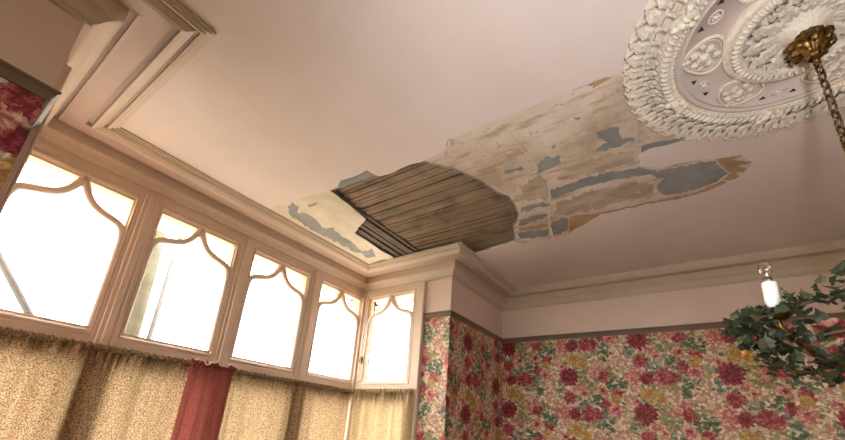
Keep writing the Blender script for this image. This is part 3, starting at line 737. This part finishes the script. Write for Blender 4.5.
# oval flower panels
for k in range(6):
    a = math.radians(98+60*k-2); ca, sa = math.cos(a), math.sin(a)
    def loc(u, v, z): return RC+Vector(((u*ca-v*sa)*R0, (u*sa+v*ca)*R0, -z*S))
    mb = MB(); pts = []
    for i in range(36):
        b = 2*PI*i/36; e = 1-.25*math.cos(b)
        pts.append(loc(.505+.115*math.cos(b), .138*math.sin(b)*(1-.28*math.cos(b)), .012))
    tube(mb, pts, .010*R0*1.3, 6, 0, True)
    pts2 = [loc(.505+.096*math.cos(2*PI*i/36), .114*math.sin(2*PI*i/36)*(1-.28*math.cos(2*PI*i/36)), .011) for i in range(36)]
    tube(mb, pts2, .006*R0, 6, 0, True)
    pan = mb.build('oval_panel', M['rose'], rose, True)
    rnd = random.Random(k)
    for (u, v, r) in ((.555, .038, .030), (.55, -.042, .027), (.505, .0, .036), (.475, .058, .027), (.47, -.055, .026), (.435, .0, .024), (.515, .088, .018), (.515, -.086, .018), (.592, 0, .016)):
        mb = MB(); c = loc(u, v, .013); blob(mb, c, (r*R0, r*R0*.9, r*R0*.85), 6)
        for q in range(5):
            b = 2*PI*q/5+u*40; blob(mb, c+Vector((math.cos(b)*r*R0*.72, math.sin(b)*r*R0*.72, -.002)), (r*R0*.42, r*R0*.42, r*R0*.5), 4)
        mb.build('flower_bud', M['rose'], pan, True)
    mb = MB(); blob(mb, loc(.617, 0, .012), (.017*R0, .017*R0, .012), 5); mb.build('bead', M['rose'], rose, True)
# small rosettes, and dark plates painting the shade of pierced holes between the panels
for k in range(6):
    a = math.radians(127+60*k-.5); ca, sa = math.cos(a), math.sin(a)
    def loc(u, v, z): return RC+Vector(((u*ca-v*sa)*R0, (u*sa+v*ca)*R0, -z*S))
    mb = MB(); tube(mb, [loc(.545+.03*math.cos(2*PI*i/20), .042*math.sin(2*PI*i/20), .0105) for i in range(20)], .006*R0, 6, 0, True)
    blob(mb, loc(.545, 0, .0105), (.016*R0, .018*R0, .008), 5)
    for q in range(5): b = 2*PI*q/5; blob(mb, loc(.545+.016*math.cos(b), .02*math.sin(b), .0105), (.009*R0,)*3, 3)
    mb.build('rosette', M['rose'], rose, True)
    for v in (-.085, .085):
        mb = MB(); t3 = [loc(.585, v-.022, 0), loc(.585, v+.022, 0), loc(.555, v, 0)]
        vs = [p+Vector((0, 0, -.0132)) for p in t3]+[p+Vector((0, 0, -.008)) for p in t3]
        mb.add(vs, [(0, 1, 2), (3, 5, 4), (0, 1, 4, 3), (1, 2, 5, 4), (2, 0, 3, 5)]); mb.build('vent_shade', M['dark'], rose)
# fluted eggs on the inner ring and acanthus leaves round the centre
mb = MB()
for k in range(60):
    a = 2*PI*k/60; blob(mb, RC+Vector((.338*R0*math.cos(a), .338*R0*math.sin(a), -.029*S)), (.026*R0, .012*R0, .010), 4, 0, Matrix.Rotation(a, 3, 'Z'))
o = mb.build('egg_moulding', M['rose'], rose, True); o['kind'] = 'stuff'
ac = leafmesh('acanthus_leaf', .215*R0, .13*R0, .020, 3.5, .75, .020, 12, 7)
ring_of(ac, 12, .085, .016, 'acanthus_leaf', M['rose'], rose)
ac2 = leafmesh('acanthus_leaf', .20*R0, .07*R0, .014, 3.5, .7, .012, 10, 5)
ring_of(ac2, 12, .10, .012, 'acanthus_leaf', M['rose'], rose, .5)
tip = leafmesh('scroll_tip', .075*R0, .05*R0, .020, 1.5, .6, -.006, 6, 5)
ring_of(tip, 24, .235, .018, 'scroll_tip', M['rose'], rose, .25, .8)

# ------------------------------------------------------------------ chandelier
AX = RC.copy()
ch = empty('chandelier', U(1.03, -.32, .1))
tag(ch, 'brass chandelier hanging by a chain from the ceiling rose', 'chandelier')
def zc(z): return CZ+S*z
mb = MB()
wob = lambda a, r: 1+.10*math.sin(8*a)+.05*math.sin(16*a+1)
lathe(mb, [(.001, zc(.880)), (.016, zc(.880)), (.024, zc(.886)), (.020, zc(.892)), (.030, zc(.898)), (.046, zc(.906)), (.050, zc(.914)), (.046, zc(.920)), (.056, zc(.925)), (.057, zc(.931)), (.048, zc(.938)), (.03, zc(.945)), (.03, zc(.978)), (.001, zc(.978))], 48, (AX.x, AX.y, 0), 0, wob)
for k in range(8):
    a = 2*PI*k/8; blob(mb, (AX.x+.045*math.cos(a), AX.y+.045*math.sin(a), zc(.915)), (.015, .012, .018), 5, 0, Matrix.Rotation(a, 3, 'Z'))
mb.build('ceiling_canopy', M['brass'], ch, True)
mb = MB(); tube(mb, [(AX.x, AX.y, zc(.881)), (AX.x, AX.y, zc(.868))], .007, 8); mb.build('hook', M['brass'], ch, True)
mb = MB(); pts = []
for i in range(16):
    a = 2*PI*i/16; pts.append((.0095*math.cos(a), 0, .019*math.sin(a)))
tube(mb, pts, .0034, 6, 0, True)
lk = mb.build('chain_link', M['brass'], ch, True)
lm = lk.data; z = zc(.866); k = 0; zend = zc(.46)
inv = Matrix.Translation(ch.location).inverted()
while z > zend:
    o = lk if k == 0 else bpy.data.objects.new('chain_link', lm)
    if k: COL.objects.link(o); o.parent = ch
    o.matrix_parent_inverse = inv
    o.matrix_basis = Matrix.Translation((AX.x+random.uniform(-.001, .001), AX.y, z)) @ Matrix.Rotation((k % 2)*PI/2+.5, 4, 'Z')
    z -= .0305; k += 1
mb = MB(); tube(mb, [(AX.x+.006*math.sin(i*.9), AX.y+.006*math.cos(i*.9), zc(.88)+(zend-zc(.88))*i/60) for i in range(61)], .0028, 6); mb.build('lamp_cord', M['stem'], ch, True)
mb = MB(); lathe(mb, [(.001, zc(.46)), (.012, zc(.46)), (.018, zc(.44)), (.012, zc(.42)), (.014, zc(.34)), (.03, zc(.31)), (.022, zc(.28)), (.05, zc(.24)), (.06, zc(.20)), (.04, zc(.16)), (.02, zc(.12)), (.024, zc(.10)), (.001, zc(.085))], 32, (AX.x, AX.y, 0)); mb.build('central_stem', M['brass'], ch, True)
ARM = [math.radians(g) for g in (125.5, 232, 338)]
RHO = .236*S; ZA = .235
for k, a in enumerate(ARM):
    d = Vector((math.cos(a), math.sin(a), 0)); c = Vector((AX.x, AX.y, 0))
    mb = MB(); cur = smooth_curve([(.04, .20), (.10, .165), (.18, .155), (.25, .175), (RHO-.01, .215), (RHO, ZA)], 5)
    tube(mb, [c+d*u+Vector((0, 0, zc(v))) for u, v in cur], .007, 8); mb.build('arm', M['brass'], ch, True)
    b = c+d*RHO
    mb = MB(); lathe(mb, [(.001, zc(ZA-.004)), (.02, zc(ZA-.003)), (.034, zc(ZA+.006)), (.034, zc(ZA+.008)), (.018, zc(ZA+.003)), (.001, zc(ZA+.003))], 24, b); mb.build('drip_pan', M['brass'], ch, True)
    mb = MB(); lathe(mb, [(.001, zc(ZA)), (.0155, zc(ZA)), (.0155, zc(ZA+.066)), (.0145, zc(ZA+.068)), (.001, zc(ZA+.068))], 24, b)
    cs = mb.build('candle_sleeve', M['white'], ch, True)
    mb = MB(); lathe(mb, [(.001, zc(ZA+.067)), (.0105, zc(ZA+.067)), (.0105, zc(ZA+.077)), (.001, zc(ZA+.077))], 16, b); mb.build('lamp_cap', plain('tin_cap', (.25, .23, .2), (.35, .32, .28), 20, .4, 0, metal=1.0) if k == 0 else bpy.data.materials['tin_cap'], cs, True)
    mb = MB(); lathe(mb, [(.008, zc(ZA+.0765)), (.011, zc(ZA+.083)), (.0150, zc(ZA+.092)), (.0150, zc(ZA+.100)), (.011, zc(ZA+.108)), (.006, zc(ZA+.114)), (.0006, zc(ZA+.117))], 20, b)
    bu = mb.build('glass_bulb', M['bulb'], cs, True)
    mb = MB(); tube(mb, [b+Vector((.004*math.sin(q*2.2), .004*math.cos(q*2.2), zc(ZA+.078+q*.0032))) for q in range(9)], .0009, 5); mb.build('filament', bpy.data.materials['tin_cap'], bu, True)

# ------------------------------------------------------------------ ivy garland over the chandelier
gr = empty('ivy_garland', U(1.03, -.32, .2))
tag(gr, 'dark green artificial ivy garland wound round the chandelier arms', 'garland')
rnd = random.Random(11)
def ivy(seed):
    r = random.Random(seed)
    ol = [(0, 0), (.28, -.10), (.55, .05), (.50, .25), (.78, .42), (.48, .52), (.40, .68), (.18, .78), (0, 1.15)]
    ol = ol+[(-x_, y_) for x_, y_ in reversed(ol[1:-1])]
    vs = [(0, .38, .02)]+[(x_+r.uniform(-.05, .05), y_+r.uniform(-.05, .05), .22*abs(x_)+(-.25*(y_-.4)**2)+r.uniform(-.04, .04)) for x_, y_ in ol]
    n = len(ol); fs = [(0, i+1, (i+1) % n+1) for i in range(n)]
    b = len(vs); vs2 = [(x_, y_, z_-.03) for x_, y_, z_ in vs]
    fs2 = [tuple(i+b for i in reversed(f)) for f in fs]+[(i+1, (i+1) % n+1, (i+1) % n+1+b, i+1+b) for i in range(n)]
    me = bpy.data.meshes.new('ivy_leaf'); me.from_pydata(vs+vs2, [], fs+fs2); return me
LM = []
for i in range(6):
    me = ivy(i); me.materials.append(M['leaf%d' % (i % 3)]); LM.append(me)
ginv = Matrix.Translation(gr.location).inverted()
def addleaf(p, size, bias=None):
    o = bpy.data.objects.new('leaf', rnd.choice(LM)); COL.objects.link(o); o.parent = gr; o.matrix_parent_inverse = ginv
    e = Matrix.Rotation(rnd.uniform(0, 2*PI), 4, 'Z') @ Matrix.Rotation(rnd.gauss(.9, .6), 4, 'X') @ Matrix.Rotation(rnd.gauss(0, .5), 4, 'Y')
    o.matrix_basis = Matrix.Translation(p) @ e @ Matrix.Scale(size, 4)
def ringp(ang, rho, z): return Vector((AX.x+S*rho*math.cos(math.radians(ang)), AX.y+S*rho*math.sin(math.radians(ang)), zc(z)))
strands = []
def strand(pts, n, spread, size):
    cur = []
    P = [Vector(p) for p in pts]
    for i in range(len(P)-1):
        p0, p1, p2, p3 = P[max(i-1, 0)], P[i], P[i+1], P[min(i+2, len(P)-1)]
        for k in range(6):
            t = k/6; cur.append(.5*(2*p1+(p2-p0)*t+(2*p0-5*p1+4*p2-p3)*t*t+(3*p1-p0-3*p2+p3)*t**3))
    cur.append(P[-1])
    mb = MB(); tube(mb, cur, .0035, 6); mb.build('vine', M['stem'], gr, True)
    for i in range(n):
        p = cur[rnd.randrange(len(cur))]; q = p+Vector((rnd.gauss(0, spread), rnd.gauss(0, spread), rnd.gauss(0, spread*.8)))
        addleaf(q, size*rnd.uniform(.6, 1.25))
strand([ringp(98, .238, .228), ringp(104, .24, .23), ringp(112, .245, .235), ringp(123, .24, .243), ringp(140, .235, .248), ringp(160, .235, .245), ringp(190, .235, .235)], 130, .018, .024)
strand([ringp(20, .20, .185), ringp(50, .205, .19), ringp(75, .20, .20), ringp(105, .20, .205), ringp(130, .20, .20), ringp(150, .19, .205)], 110, .022, .024)
strand([ringp(112, .25, .24), ringp(123, .262, .236), ringp(134, .25, .24)], 34, .010, .020)
strand([ringp(123, .225, .20), ringp(125, .18, .17), ringp(127, .12, .165), ringp(130, .06, .19)], 40, .022, .028)
strand([ringp(150, .24, .26), ringp(158, .21, .29), ringp(165, .17, .31), ringp(170, .10, .34), ringp(170, .03, .40)], 34, .018, .026)
for p, r in ((onceil(756, 346, zc(.205)), .009), ):
    pass
mb = MB(); blob(mb, ringp(94, .235, .20), .0085, 6); mb.build('berry', M['orange'], gr, True)
mb = MB(); blob(mb, ringp(118, .25, .246), .009, 6); mb.build('berry', M['orange'], gr, True)
for a, r_, z_ in ((140, .21, .215), (122, .17, .20), (60, .225, .165)):
    mb = MB(); c = ringp(a, r_, z_); blob(mb, c, .010, 5)
    for q in range(6): b = 2*PI*q/6; blob(mb, c+Vector((.010*math.cos(b), .010*math.sin(b), .003)), (.009, .008, .007), 4, 0, Matrix.Rotation(b, 3, 'Z'))
    mb.build('silk_rose', M['rosepink'], gr, True)

# ------------------------------------------------------------------ outside the window
mb = MB(); mb.box((-2.6, S*YB+.35, -.65), (40, 45, -.6)); struct(mb.build('paved_ground', M['paving']))
mb = MB(); mb.box((-45, -45, -.66), (-2.6, 45, -.61)); struct(mb.build('unseen_dark_ground', plain('dark_ground_green', (.045, .07, .02), (.08, .11, .035), 3, .9, .3, 40)))  # unseen ground, added dark so little daylight bounces up to the ceiling
def outpt(u, v, Y):
    d = RM.transposed() @ Vector(((u-PX)/F, (v-PY)/F, 1)); t = Y/d.y; return U(d.x*t, Y, d.z*t)
mb = MB(); a = outpt(150, 270, 2.6); ang = 0
rt_ = random.Random(4)
pts = [Vector((a.x-.02+.02*math.sin(i*1.3), a.y, -.6+i*.45)) for i in range(9)]
tube(mb, pts, [.10, .085, .08, .078, .075, .072, .07, .068, .066], 12)
tag(mb.build('tree_trunk', M['moss'], None, True), 'pale mossy trunk standing outside the second transom light', 'tree trunk')
mb = MB(); b = outpt(162, 280, 2.6); tube(mb, [Vector((b.x+.03, b.y-.02, -.6)), Vector((b.x+.03, b.y-.02, 3.6))], .02, 10)
tube(mb, [Vector((b.x+.03, b.y-.02, 1.0)), Vector((b.x+.03, b.y-.02, 1.06))], .03, 10)
tag(mb.build('iron_post', M['pipe'], None, True), 'thin grey post outside beside the mossy trunk', 'post')
p, q = outpt(-6, 248, 2.25), outpt(28, 312, 2.25); dr = (q-p)
mb = MB(); tube(mb, [p-dr*1.2, q+Vector((dr.x, dr.y, dr.z))*3.0], .02, 8)
tag(mb.build('leaning_pole', M['pipe'], None, True), 'grey pole leaning outside the leftmost transom light', 'pole')
